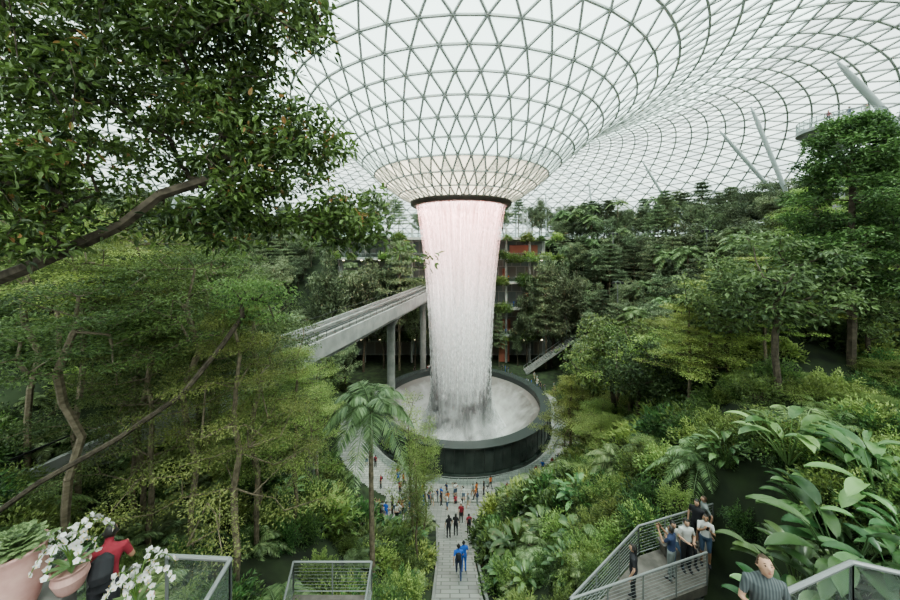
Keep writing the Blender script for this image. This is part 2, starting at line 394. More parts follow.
# ------------------------------------------------------------------ pool
POOLD = noisemat('pool_wall_dark', (.018, .024, .021), (.04, .05, .044), .6, .15)
POOLR = mat('pool_rim_stone', (.05, .058, .056), .25)
POOLW = mat('pool_foam_water', (.9, .9, .9), .25); nt = POOLW.node_tree; N = nt.nodes; L = nt.links; pb = N['Principled BSDF']
tc = N.new('ShaderNodeTexCoord'); vm = N.new('ShaderNodeVectorMath'); vm.operation = 'DISTANCE'; vm.inputs[1].default_value = (CX, CY, -3)
nz = N.new('ShaderNodeTexNoise'); nz.inputs['Scale'].default_value = .5; nz.inputs['Detail'].default_value = 6
ma = N.new('ShaderNodeMath'); ma.operation = 'MULTIPLY_ADD'; ma.inputs[1].default_value = 7
mr = N.new('ShaderNodeMapRange'); mr.inputs[1].default_value = 9; mr.inputs[2].default_value = 17
cr = N.new('ShaderNodeValToRGB'); cr.color_ramp.elements[0].color = (.70, .70, .69, 1); cr.color_ramp.elements[1].color = (.17, .155, .145, 1)
L.new(tc.outputs['Object'], vm.inputs[0]); L.new(tc.outputs['Object'], nz.inputs['Vector']); L.new(nz.outputs['Fac'], ma.inputs[0]); L.new(vm.outputs['Value'], ma.inputs[2])
L.new(ma.outputs[0], mr.inputs[0]); L.new(mr.outputs[0], cr.inputs[0]); L.new(cr.outputs[0], pb.inputs['Base Color'])
b = Buf()
revolve(b, [(16.0, -4.2), (16.0, -3.5), (15.7, -3.5), (15.7, -.15), (15.9, -.1), (15.9, .1)], 120, (CX, CY, 0), 0)
revolve(b, [(15.9, .1), (14.1, .1), (14.0, -.9)], 120, (CX, CY, 0), 3)
revolve(b, [(14.0, -.9), (13.0, -1.4), (11.5, -2.6), (9.5, -4.1), (7, -5.6), (5, -6.4), (.05, -6.7)], 120, (CX, CY, 0), 1)
for k in range(72):
    a = k * 2 * math.pi / 72; c, s = math.cos(a), math.sin(a)
    segs(b, [(CX + 15.72 * c, CY + 15.72 * s, -3.5)], [(CX + 15.72 * c, CY + 15.72 * s, -.1)], .04, .04, 4, 2)
inst(b.mesh('pool', [POOLD, POOLW, DARKM, POOLR], False), 'waterfall_pool')
b = Buf(); A = np.linspace(0, 2 * math.pi, 90)
P = np.stack([CX + 17.2 * np.cos(A), CY + 17.2 * np.sin(A), 0 * A - 2.9], 1)
segs(b, P[:-1], P[1:], .035, .035, 5, 0); P2 = P.copy(); P2[:, 2] = -4; segs(b, P2, P, .03, .03, 4, 0)
for k in range(89):
    p, q2 = P2[k] + [0, 0, .1], P2[k + 1] + [0, 0, .1]
    b.add([p, q2, P[k + 1], P[k]], [(0, 1, 2, 3)], 1)
inst(b.mesh('pool_rail', [STEELG, RGLASS]), 'pool_guard_rail')

# ------------------------------------------------------------------ waterfall
ZT = 34.9
def watermat(name, lo, hi, a0, a1, seed):
    m = bpy.data.materials.new(name); m.use_nodes = True
    nt = m.node_tree; N = nt.nodes; L = nt.links; N.remove(N['Principled BSDF']); out = N['Material Output']
    uv = N.new('ShaderNodeUVMap'); uv.uv_map = 'UVMap'
    mp = N.new('ShaderNodeMapping'); mp.inputs['Scale'].default_value = (110, 2.4, 1); mp.inputs['Location'].default_value = (seed, seed * .3, 0)
    nz = N.new('ShaderNodeTexNoise'); nz.inputs['Scale'].default_value = 1; nz.inputs['Detail'].default_value = 4; nz.inputs['Roughness'].default_value = .65
    mp2 = N.new('ShaderNodeMapping'); mp2.inputs['Scale'].default_value = (220, 55, 1); mp2.inputs['Location'].default_value = (seed, seed, 0)
    nz2 = N.new('ShaderNodeTexNoise'); nz2.inputs['Scale'].default_value = 1; nz2.inputs['Detail'].default_value = 2
    L.new(uv.outputs[0], mp.inputs[0]); L.new(mp.outputs[0], nz.inputs['Vector']); L.new(uv.outputs[0], mp2.inputs[0]); L.new(mp2.outputs[0], nz2.inputs['Vector'])
    ad = N.new('ShaderNodeMath'); ad.operation = 'MULTIPLY_ADD'; ad.inputs[1].default_value = .6; L.new(nz2.outputs['Fac'], ad.inputs[0]); L.new(nz.outputs['Fac'], ad.inputs[2])
    mr = N.new('ShaderNodeMapRange'); mr.inputs[1].default_value = lo; mr.inputs[2].default_value = hi; mr.inputs[3].default_value = a0; mr.inputs[4].default_value = a1
    L.new(ad.outputs[0], mr.inputs[0])
    sx = N.new('ShaderNodeSeparateXYZ'); L.new(uv.outputs[0], sx.inputs[0])
    cr = N.new('ShaderNodeValToRGB'); cr.color_ramp.elements[0].position = .55; cr.color_ramp.elements[0].color = (.95, .95, .95, 1)
    cr.color_ramp.elements[1].position = 1; cr.color_ramp.elements[1].color = (.88, .60, .58, 1)
    L.new(sx.outputs['Y'], cr.inputs[0])
    d = N.new('ShaderNodeBsdfDiffuse'); t = N.new('ShaderNodeBsdfTranslucent'); L.new(cr.outputs[0], d.inputs[0]); L.new(cr.outputs[0], t.inputs[0])
    mx = N.new('ShaderNodeMixShader'); mx.inputs[0].default_value = .45; L.new(d.outputs[0], mx.inputs[1]); L.new(t.outputs[0], mx.inputs[2])
    tr = N.new('ShaderNodeBsdfTransparent'); m2 = N.new('ShaderNodeMixShader')
    L.new(mr.outputs[0], m2.inputs[0]); L.new(tr.outputs[0], m2.inputs[1]); L.new(mx.outputs[0], m2.inputs[2]); L.new(m2.outputs[0], out.inputs[0])
    return m
def curtain(name, off, matr, parent, wob=.0):
    NZ = 40
    zz = np.linspace(ZT, -6.6, NZ); t = (ZT - zz) / 41.5
    rr = 4.6 + off + 3.3 * np.exp(-t * 2.4) + .3 * sclip((t - .8) / .2, 0, 1)
    n = 192; V = []; F = []; UV = []
    for k in range(n):
        a = k / n * 2 * math.pi
        for r, z, tt in zip(rr, zz, t):
            r2 = r + wob * (math.sin(a * 23 + tt * 2) + math.sin(a * 41 + 1.3 + tt * 3)) * (.3 + tt); V.append((CX + r2 * math.cos(a), CY + r2 * math.sin(a), z))
    for k in range(n):
        for i in range(NZ - 1):
            k2 = (k + 1) % n
            F.append((k * NZ + i, k * NZ + i + 1, k2 * NZ + i + 1, k2 * NZ + i))
            v0, v1 = 1 - i / (NZ - 1), 1 - (i + 1) / (NZ - 1)
            UV += [(k / n, v0), (k / n, v1), ((k + 1) / n, v1), ((k + 1) / n, v0)]
    me = bpy.data.meshes.new(name); me.from_pydata(V, [], F); ul = me.uv_layers.new(name='UVMap')
    ul.data.foreach_set('uv', np.array(UV, dtype=np.float32).ravel()); me.materials.append(matr)
    for p in me.polygons: p.use_smooth = True
    return inst(me, name, parent=parent)
wf = empty('waterfall')
curtain('water_outer', .2, watermat('water_a', .78, .98, .0, .88, 0), wf, .18)
curtain('water_middle', -.25, watermat('water_b', .68, .92, .12, .85, 13.7), wf, .14)
curtain('water_inner', -.9, watermat('water_c', .62, .90, .2, .85, 31.7), wf, .08)
SP = bpy.data.materials.new('spray'); SP.use_nodes = True; nt = SP.node_tree; N = nt.nodes; L = nt.links; N.remove(N['Principled BSDF'])
uv = N.new('ShaderNodeUVMap'); uv.uv_map = 'UVMap'; sx = N.new('ShaderNodeSeparateXYZ'); L.new(uv.outputs[0], sx.inputs[0])
pw = N.new('ShaderNodeMath'); pw.operation = 'POWER'; pw.inputs[1].default_value = 1.5; L.new(sx.outputs['Y'], pw.inputs[0])
tc = N.new('ShaderNodeTexCoord'); nz = N.new('ShaderNodeTexNoise'); nz.inputs['Scale'].default_value = .45; nz.inputs['Detail'].default_value = 6; L.new(tc.outputs['Object'], nz.inputs['Vector'])
mr = N.new('ShaderNodeMapRange'); mr.inputs[1].default_value = .3; mr.inputs[2].default_value = .7; mr.inputs[4].default_value = .6; L.new(nz.outputs['Fac'], mr.inputs[0])
mu = N.new('ShaderNodeMath'); mu.operation = 'MULTIPLY'; L.new(pw.outputs[0], mu.inputs[0]); L.new(mr.outputs[0], mu.inputs[1])
d = N.new('ShaderNodeBsdfDiffuse'); t = N.new('ShaderNodeBsdfTranslucent'); d.inputs[0].default_value = t.inputs[0].default_value = (.95, .95, .95, 1)
mx = N.new('ShaderNodeMixShader'); L.new(d.outputs[0], mx.inputs[1]); L.new(t.outputs[0], mx.inputs[2]); tr = N.new('ShaderNodeBsdfTransparent'); m2 = N.new('ShaderNodeMixShader')
L.new(mu.outputs[0], m2.inputs[0]); L.new(tr.outputs[0], m2.inputs[1]); L.new(mx.outputs[0], m2.inputs[2]); L.new(m2.outputs[0], N['Material Output'].inputs[0])
for q_, (r0, r1_, z1_) in enumerate([(5.0, 6.0, 10), (5.0, 7.0, 6), (4.9, 8.0, 3.0), (4.8, 9.0, 1.0), (4.6, 10.2, -.8)]):
    n = 72; NZ = 14; V = []; F = []; UV = []
    for k in range(n):
        a = k / n * 6.28318
        for i in range(NZ):
            tt = i / (NZ - 1); r = r1_ + (r0 + .3 - r1_) * tt ** .6 + .35 * math.sin(a * 9 + q_) * (1 - tt); z = -5.9 + (z1_ + 5.9) * tt
            V.append((CX + r * math.cos(a), CY + r * math.sin(a), z))
    for k in range(n):
        for i in range(NZ - 1):
            k2 = (k + 1) % n; F.append((k * NZ + i, k2 * NZ + i, k2 * NZ + i + 1, k * NZ + i + 1)); v0, v1 = 1 - i / (NZ - 1), 1 - (i + 1) / (NZ - 1)
            UV += [(k / n, v0), ((k + 1) / n, v0), ((k + 1) / n, v1), (k / n, v1)]
    me = bpy.data.meshes.new('spray'); me.from_pydata(V, [], F); ul = me.uv_layers.new(name='UVMap'); ul.data.foreach_set('uv', np.array(UV, dtype=np.float32).ravel()); me.materials.append(SP)
    for p in me.polygons: p.use_smooth = True
    inst(me, 'spray_%d' % q_, parent=wf)

# ------------------------------------------------------------------ dome
pr_r = [8.9, 10.5, 13, 16.5, 21, 27, 34, 42, 50, 58, 68, 78, 88, 98, 108, 116]
pr_z = [35.5, 36.2, 37.9, 40.9, 44.9, 49.4, 53.0, 55.6, 56.9, 57.3, 56.2, 53, 47.8, 40.5, 30, 18]
rs = np.array(pr_r, float); zs = np.array(pr_z, float)
arc = np.concatenate([[0], np.cumsum(np.hypot(np.diff(rs), np.diff(zs)))])
def resample(s0, s1, step):
    n = int(round((s1 - s0) / step)); s = np.linspace(s0, s1, n + 1); return np.interp(s, arc, rs), np.interp(s, arc, zs)
sm = np.interp(33, rs, arc)
DB = Buf(); tri = []; tv = []; tatt = []; tmat = []
def diagrid(rr, zz, n, rad):
    base = len(tv); K = len(rr)
    for k in range(K):
        for i in range(n):
            a = 2 * math.pi * (i + .5 * (k % 2)) / n
            tv.append((CX + rr[k] * math.cos(a), CY + rr[k] * math.sin(a), zz[k]))
    E = set()
    for k in range(K - 1):
        for i in range(n):
            i2 = (i + 1) % n; a = base + k * n; c = base + (k + 1) * n
            if k % 2 == 0: t1 = (a + i, a + i2, c + i); t2 = (a + i2, c + i2, c + i)
            else: t1 = (a + i, c + i2, c + i); t2 = (a + i, a + i2, c + i2)
            for t in (t1, t2):
                tri.append(t); tmat.append(1 if rr[k] < 13.5 else (2 if rr[k] > 46 else 0)); tatt.append(rng.random())
                for u, v in ((0, 1), (1, 2), (2, 0)): E.add((min(t[u], t[v]), max(t[u], t[v])))
    E = np.array(sorted(E)); TV = np.array(tv)
    rad_ = np.interp(np.hypot(TV[E[:, 0], 0] - CX, TV[E[:, 0], 1] - CY), [9, 20, 40, 110], rad)
    segs(DB, TV[E[:, 0]], TV[E[:, 1]], rad_, rad_, 4, 0)
r1, z1 = resample(0, sm, 2.75); r2, z2 = resample(sm, arc[-1], 3.1)
diagrid(r1, z1, 52, [.14, .17, .17, .2]); diagrid(r2, z2, 104, [.13, .15, .18, .22])
dome = empty('glass_dome')
me = bpy.data.meshes.new('dome_panels'); me.from_pydata(tv, [], tri)
for m_ in (DGLASS, DGLASS2, DGLASS3): me.materials.append(m_)
me.polygons.foreach_set('material_index', np.array(tmat, dtype=np.int32))
at = me.attributes.new('lv', 'FLOAT', 'FACE'); at.data.foreach_set('value', np.array(tatt, dtype=np.float32))
inst(me, 'dome_panels', parent=dome); inst(DB.mesh('dome_frame', [STEEL]), 'dome_frame', parent=dome)
b = Buf(); revolve(b, [(9.2, 35.8), (9.2, 35.1), (8.8, 34.8), (8.1, 34.8), (7.9, 35.2), (8.3, 35.8), (9.2, 35.8)], 96, (CX, CY, 0))
inst(b.mesh('oculus_ring', [mat('bronze', (.12, .10, .09), .4, .6)], True), 'oculus_ring', parent=dome)
CPAINT = mat('column_paint', (.40, .44, .44), .4)
def column(p, q2, r):
    b = Buf(); p = np.array(p, float); q2 = np.array(q2, float); d = q2 - p
    loft(b, [p, p + d * .06, p + d * .2, p + d * .8, p + d * .94, q2], [r * .4, r * .7, r, r, r * .7, r * .35], 12)
    inst(b.mesh('column', [CPAINT], True), 'dome_support_column')
for p, q2, r in [((76, 50, 38), (59.5, 50, 55.8), .5), ((80, 75, 34), (62, 75, 54.5), .42), ((68, 65, 36), (60, 65, 55.6), .4),
              ((72, 100, 33), (59, 100, 54.2), .38), ((51, 115, 33), (50.2, 118, 52), .3), ((80, 112, 33), (76, 112, 48), .35),
              ((66, 40, 38), (56, 40, 56), .4), ((-62, 70, 30), (-54, 72, 55), .4), ((36, 122, 32), (37, 126, 49), .3), ((25, 124, 31), (26, 128, 49), .3)]:
    column(p, q2, r)

# ------------------------------------------------------------------ building terraces behind waterfall
SHOP = bpy.data.materials.new('shopfronts'); SHOP.use_nodes = True; nt = SHOP.node_tree; pb = nt.nodes['Principled BSDF']
tc = nt.nodes.new('ShaderNodeTexCoord'); mp = nt.nodes.new('ShaderNodeMapping'); mp.inputs['Rotation'].default_value = (math.pi / 2, 0, 0)
br = nt.nodes.new('ShaderNodeTexBrick'); br.inputs['Scale'].default_value = 1; br.inputs['Brick Width'].default_value = 2.6; br.inputs['Row Height'].default_value = 3.7
br.inputs['Mortar Size'].default_value = .12; br.inputs['Color1'].default_value = (.26, .23, .20, 1); br.inputs['Color2'].default_value = (.24, .30, .30, 1); br.inputs['Mortar'].default_value = (.42, .42, .40, 1)
nt.links.new(tc.outputs['Object'], mp.inputs[0]); nt.links.new(mp.outputs[0], br.inputs[0]); nt.links.new(br.outputs['Color'], pb.inputs['Base Color'])
LAMP = mat('lamp_glow', (1, .9, .7)); LAMP.node_tree.nodes['Principled BSDF'].inputs['Emission Color'].default_value = (1, .85, .6, 1)
LAMP.node_tree.nodes['Principled BSDF'].inputs['Emission Strength'].default_value = 5
b = Buf(); lv = [-4.4, 4, 11.5, 18.5, 25, 30.5]
for z in lv:
    box(b, (-33, 88, z - .7), (28, 104, z), 0)
    if z < 30:
        for x in np.arange(-30, 28, 6.5): segs(b, [(x, 90, z)], [(x, 90, z + 8.0)], .35, .35, 8, 0)
        for x in np.arange(-31, 27, 5.2): box(b, (x, 94, z + 5.4), (x + .5, 94.2, z + 5.6), 3)
    if z > -4:
        segs(b, [(-33, 88.1, z + 1.1)], [(28, 88.1, z + 1.1)], .06, .06, 4, 2)
        b.add([(-33, 88.1, z), (28, 88.1, z), (28, 88.1, z + 1.1), (-33, 88.1, z + 1.1)], [(0, 1, 2, 3)], 4)
box(b, (-33, 96, -4), (28, 96.4, 30), 1)
for x, z, w_ in ((17, 25.2, 8), (15, 4, 2.2), (21.5, 11.5, 1.6), (15, 18.5, 1.2)): box(b, (x, 93.0, z), (x + w_, 93.5, z + 3.2), 5)
box(b, (13.5, 90.5, -4), (16.5, 91, 3), 5)
inst(b.mesh('terraces', [noisemat('terrace_concrete', (.32, .33, .32), (.44, .44, .42), .8, .8), SHOP, STEELG, LAMP, RGLASS, mat('terracotta_panel', (.46, .17, .12), .6)]), 'shopping_terraces')
b = Buf(); x0 = 19.0
for w in (0, 2.6):
    segs(b, [(x0, 84 - w, -4)], [(x0 + 12, 84 - w, 4.3)], .3, .3, 4, 0)
    segs(b, [(x0, 84 - w, -2.9)], [(x0 + 12, 84 - w, 5.4)], .07, .07, 4, 1)
    for k in range(13): segs(b, [(x0 + k, 84 - w, -4 + k * .69)], [(x0 + k, 84 - w, -2.9 + k * .69)], .04, .04, 4, 1)
for k in range(24):
    x = x0 + k * .5; z = -4 + k * .345; box(b, (x, 81.5, z), (x + .55, 84, z + .36), 0)
inst(b.mesh('stair', [CONC, STEELG]), 'plaza_staircase')

# ------------------------------------------------------------------ train viaduct
b = Buf()
A = np.array([(-24.5, -9.0), (-18.5, 18.0), (-13.6, 40), (-7.6, 68), (-4.0, 86)]); ts = np.linspace(0, 4, 60)
px = np.interp(ts, range(5), A[:, 0]); py = np.interp(ts, range(5), A[:, 1])
def strip(off, z0, z1, w, m):
    t = np.stack([np.gradient(px), np.gradient(py)], 1); t = t / np.linalg.norm(t, axis=1)[:, None]; nrm = np.stack([t[:, 1], -t[:, 0]], 1)
    for k in range(59):
        v = []
        for kk in (k, k + 1):
            c = np.array([px[kk], py[kk]]) + nrm[kk] * off
            for s, z in ((-w, z0), (w, z0), (w, z1), (-w, z1)): v.append((*(c + nrm[kk] * s), z))
        b.add(v, [(0, 4, 5, 1), (1, 5, 6, 2), (2, 6, 7, 3), (3, 7, 4, 0)], m)
strip(0, 15.6, 17.6, 1.9, 0); strip(0, 17.6, 17.65, 2.3, 3); strip(2.5, 16.3, 18.1, .12, 4); strip(-2.5, 16.3, 18.1, .12, 4)
strip(1.1, 17.65, 18.0, .22, 0); strip(-1.1, 17.65, 18.0, .22, 0); strip(0, 17.65, 17.8, .12, 2)
for z in (18.8,): strip(2.5, z, z + .06, .03, 3); strip(-2.5, z, z + .06, .03, 3)
for kk in range(0, 60):
    for s in (2.5, -2.5): segs(b, [(px[kk] + s, py[kk], 18.0)], [(px[kk] + s, py[kk], 18.8)], .03, .03, 4, 3)
for k in (14, 26, 38, 50): 
    gz = float(ground(px[k], py[k])); loft(b, [(px[k], py[k], gz - 1), (px[k], py[k], 14.0), (px[k], py[k], 15.7)], [(.7, .6), (.7, .6), (1.8, .8)], 12, 0)
inst(b.mesh('viaduct', [CONC, CONCD, STEELG, DARKM, noisemat('parapet', (.25, .26, .25), (.34, .34, .33), .8, .8)]), 'train_viaduct')

# ------------------------------------------------------------------ planting
def plant(me, name, x, y, top=None, rw=None, h0=10.0, r0=None, parent=None, s=None, zoff=0.0):
    g = float(ground(x, y)) - .05 + zoff
    if top is not None: s = (top - g) / h0
    sx = s if rw is None else rw / r0
    return inst(me, name, (x, y, g), random.random() * 6.28, (sx, sx, s), parent)
plant(CONI[0], 'columnar_conifer_tree', 21.7, 17.6, 34.0, 2.9, 12, 2.0)
plant(CONI[1], 'columnar_conifer_tree', 16.4, 40, 13.8, 3.0, 12, 1.7)
for (k, x, y, top, rw) in [(1, 22.0, 22.5, 26.4, 4.4), (1, 17.6, 28, 19.2, 4.6), (0, 16.4, 20.5, 22.4, 3.6),
                         (1, 26, 34, 23.5, 4.6), (0, 31, 27, 28, 4.5), (1, 12.5, 25, 14.0, 2.8), (0, 23.5, 28, 22.5, 4.2), (0, 14.5, 31, 12.5, 3.0),
                         (2, 31, 38, 24, 5), (0, 19, 34, 17.5, 3.6), (2, 35, 34, 31, 4.4), (2, 37, 27, 35, 4.0)]:
    plant(TIER[k], 'tiered_canopy_tree', x, y, top, rw, 10, 3.5)
for (k, x, y, top, rw) in [(0, 17.4, 15.8, 20.8, 2.8), (1, 22.5, 15.5, 21.6, 2.6), (0, 12.0, 17, 16.5, 2.2), (0, 9.6, 20.5, 13.0, 2.0), (0, 14.6, 13.8, 19.6, 1.9), (1, 17.5, 13.2, 21.0, 2.0)]:
    plant(FINE[k], 'tiered_canopy_tree', x, y, top, rw, 10, 3.5)
for (k, x, y, top, rw) in [(0, -6.9, 10.5, 25.0, 3.1), (1, -13.5, 14, 26.8, 4.2), (0, -7.6, 16, 22.0, 2.9), (1, -15, 21, 27.0, 4.8), (1, -10.5, 19, 22.5, 3.6),
                         (1, -11, 12, 24.5, 3.0)]:
    plant(FINE[k], 'tiered_canopy_tree', x, y, top, rw, 10, 3.5)
plant(TIER[0], 'tiered_canopy_tree', -20, 25, 27, 5, 10, 3.5)
for (k, x, y, top, rw) in [(1, -2.5, 20.5, 18.4, 1.5), (0, -1.9, 24, 14.5, 1.4), (0, -9, 15.0, 22.5, 2.0), (1, 12.5, 28, 13.0, 2),
                         (0, -13, 32, 18, 2.6), (2, -1.9, 18.2, 15.8, 1.1)]:
    plant(AIRY[k], 'slender_tree', x, y, top, rw, 10, 1.9)
for (k, x, y, top) in [(0, -17.5, 13.5, 29), (1, -14.2, 12.5, 28), (0, -12.4, 13.2, 28.5), (0, -9.4, 11.8, 27.5), (0, -11.2, 9.5, 26.5), (1, -16.5, 17, 30), (0, -13, 17.5, 29), (1, -20, 16.5, 31), (0, -8.2, 13.8, 25.5)]:
    plant(TALL[k], 'tall_slender_tree', x, y, top, 2.7, 14, 2.6)
plant(HPALM, 'feather_palm', -3.3, 14, 20.0, 2.6, 9, 2.8)
plant(PALM[1], 'feather_palm', 8.0, 29, 7.0, None, 6)
for (x, y, s) in [(6.6, 28, 1.25), (3.4, 23.5, .8), (5.6, 25.5, 1.0), (4.6, 20.5, .8), (3.3, 27.5, .6), (7.2, 21.5, 1.0), (8.5, 24, 1.1), (-2.4, 19.5, .5),
                (10.5, 20, 1.0), (-2.2, 26.5, .4), (5.0, 17.5, .8), (10.5, 30, 1.0), (-1.8, 16.0, .45), (14, 36.5, 1.2), (2.9, 16.5, .6), (4.2, 15, .7), (2.8, 14.2, .5), (6.6, 14.0, .8), (5.0, 13.4, .6)]:
    plant(random.choice(GPALM), 'ground_palm', x, y, s=s)
for (x, y, s, k) in [(7.2, 7.2, .85, 1), (8.0, 7.4, .95, 2), (8.9, 7.3, 1.0, 0), (9.7, 7.6, 1.0, 2), (10.6, 8.4, 1.0, 0), (10.8, 9.6, .95, 2), (11.2, 10.8, .9, 0), (10.4, 7.2, .9, 2), (9.3, 6.7, .8, 1), (8.2, 6.6, .7, 0), (12.2, 9.6, 1.0, 2), (11.9, 12.2, .8, 2), (10.8, 12.8, .8, 2), (11.4, 8.6, 1.0, 0)]:
    plant(BIG[k], 'broad_leaf_plant', x, y, s=s)
for (x, y, s) in [(2.8, 18.5, .9), (3.6, 17.5, .9), (2.9, 21.5, .8), (5.2, 18.6, 1.0), (-1.8, 20, .5), (6.5, 23, 1.0), (3.2, 25, .7), (7.5, 19, 1.1), (2.4, 15.5, .7), (3.3, 14.3, .7), (4.8, 13.4, .8), (5.8, 15.2, .9)]:
    plant(random.choice(BIG), 'broad_leaf_plant', x, y, s=s)
forest = empty('hillside_forest')
n = 0
def vis_ok(x, y):
    r = math.hypot(x - CX, y - CY)
    if r < 24.5 or r > 82: return False
    if y < 42 and -13 < x < 12: return False
    if y > 70 and -36 < x < 30: return False
    if x < 0 and y > 12 and abs(x - np.interp(y, A[:, 1], A[:, 0])) < 4.2: return False
    if y < 15: return False
    return True
for gy_ in np.arange(12, 135, 4.7):
    for gx_ in np.arange(-85, 90, 4.7):
        x = gx_ + rng.uniform(-2, 2); y = gy_ + rng.uniform(-2, 2)
        if abs(x) > 1.55 * y + 8: continue
        if not vis_ok(x, y): continue
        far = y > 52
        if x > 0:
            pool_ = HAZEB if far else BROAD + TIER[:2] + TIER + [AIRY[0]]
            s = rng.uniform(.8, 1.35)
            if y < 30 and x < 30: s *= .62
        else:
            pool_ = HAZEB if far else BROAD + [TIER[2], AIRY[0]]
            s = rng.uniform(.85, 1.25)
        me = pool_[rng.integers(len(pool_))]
        n += 1
        plant(me, 'forest_tree_%d' % n, x, y, s=s, parent=forest)
        if rng.random() < .28 and x > 14 and y > 34:
            plant(PALM[1], 'forest_palm_%d' % n, x + 2, y - 2, s=rng.uniform(1.3, 2.0), parent=forest)
for x in np.arange(-31, 28, 4.2):
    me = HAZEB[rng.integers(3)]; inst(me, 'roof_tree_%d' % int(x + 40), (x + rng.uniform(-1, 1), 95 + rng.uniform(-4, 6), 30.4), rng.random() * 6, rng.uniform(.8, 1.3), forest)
    for z in (4, 11.5, 18.5, 25, 30.5):
        for q_ in range(2):
            if rng.random() < .7: inst((SHR[rng.integers(2)], SHR[2])[q_], 'terrace_shrub_%d_%d_%d' % (int(x + 40), int(z), q_), (x + rng.uniform(-2, 2), 87.9, z - .4 - rng.uniform(0, 1)), rng.random() * 6, rng.uniform(1.0, 2.6), forest)
k = 0
for x, y, s in [(-31, 84, 3.0), (-26, 85.5, 2.5), (-22, 83, 2.9), (-17.5, 85.5, 2.6), (-13, 84, 3.0), (-9, 85, 2.5), (27.0, 86, 2.8), (23.5, 87, 2.0), (29, 83, 2.8), (18.0, 87, 1.2), (13, 86.5, 1.3), (-5, 86, 1.7), (20.5, 87, 2.3), (25, 85, 2.4)]:
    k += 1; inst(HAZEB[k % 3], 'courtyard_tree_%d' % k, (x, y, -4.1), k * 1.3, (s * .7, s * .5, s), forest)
under = empty('undergrowth'); n = 0
for k in range(3000):
    y = 6 + 75 * rng.random() ** 1.6; x = rng.uniform(-1.5, 1.5) * (y + 3)
    r = math.hypot(x - CX, y - CY)
    if r < 23 or (abs(x) > 60): continue
    if (y < 34 and -1.6 < x < 2.4) or (x < 0 and y < 12 and abs(x - np.interp(y, A[:, 1], A[:, 0])) < 1.5): continue
    if y > 70 and -36 < x < 30: continue
    if y < 12.6 and x > 2.6 and x < 11: continue
    if y < 42 and (pathmask(np.array(x - .8), np.array(y)) or pathmask(np.array(x + .8), np.array(y)) or (y > 18 and pathmask(np.array(x), np.array(y + 2.5)))): continue
    n += 1
    u = rng.random()
    near = y < 18
    if near and x < -6 and u < .55: continue
    if u < .66 or (near and u < .85): me, s = (SHRF[rng.integers(3)], rng.uniform(.7, 1.3)) if near else (SHR[rng.integers(4)], rng.uniform(.8, 1.7))
    elif u < .85 or near: me, s = GPALM[rng.integers(2)], rng.uniform(.4, .8)
    else: me, s = BIG[rng.integers(3)], rng.uniform(.5, .9)
    plant(me, 'understory_plant_%d' % n, x, y, s=s, parent=under)
for x, y in [(3.0, 8.0), (4.5, 8.4), (6.2, 8.7), (7.4, 8.9), (9.4, 9.4), (10.4, 11.4), (9, 12.9), (7.4, 12.6), (5.5, 12.2), (4, 11.2), (8.4, 9.0), (2.6, 9.6), (11.8, 11.4), (12.6, 10.6), (13, 12.2), (12.8, 8.8)]:
    plant(SHRF[rng.integers(3)], 'hedge_shrub', x, y, s=rng.uniform(.6, .95))

# --- foreground overhanging tree
b = Buf()
def ell(K, c, r): return rand_ball(K) * np.array(r) + np.array(c)
T = np.concatenate([ell(500, (-8.8, 7.4, 31.4), (4.9, 2.3, 3.6)), ell(160, (-4.5, 7.6, 29.2), (2.1, 1.3, 1.7)), ell(44, (-2.6, 7.8, 27.8), (1.25, .7, .7)),
                    ell(130, (-9.2, 6.3, 28.2), (3, 1.3, 1.6)), ell(190, (-4.8, 7.2, 32.6), (2.1, 1.6, 2.2)), ell(44, (-5.6, 7.5, 27.6), (1.8, 1, .7)), ell(90, (-9.5, 7.5, 35), (4.5, 2, 1.7)),
                    [(-1.2, 8, 27.0), (-.6, 8.1, 26.8), (-1.7, 7.9, 27.2)]])
tr = [(-11.5, 7.0, float(ground(-11.5, 7)) - .5), (-11.4, 7, 22), (-11.0, 7, 25), (-10.2, 7, 26.2), (-9.0, 6.9, 26.6), (-8.0, 6.8, 27.0), (-7.0, 6.9, 27.5), (-6.2, 7, 28.2), (-5.2, 7.2, 28.6)]
nd, pa, ct, tp = grow(tr, T, .6); wood(b, nd, pa, ct, .14, .008, 6)
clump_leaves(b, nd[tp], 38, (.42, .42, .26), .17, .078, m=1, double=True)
inst(b.mesh('overhanging_tree', [BARKD, LF_NEAR]), 'overhanging_broadleaf_tree')
b = Buf(); P = np.array([(-12.6, 8.5, 19.6), (-10.6, 8.4, 21.0), (-8.8, 8.6, 22.0), (-7.4, 9.0, 23.0), (-6.7, 9.6, 24.2), (-6.3, 9.9, 25.0)])
T = np.array(P[-1]) + rand_ball(20) * [1.3, 1, .8] + [0, 0, .5]
nd, pa, ct, tp = grow(list(P), T, .5); wood(b, nd, pa, ct, .07, .012)
clump_leaves(b, nd[tp], 120, (.5, .5, .2), .11, .05, double=True)
inst(b.mesh('leaning_tree', [BARKD, LF_MID]), 'leaning_tree')

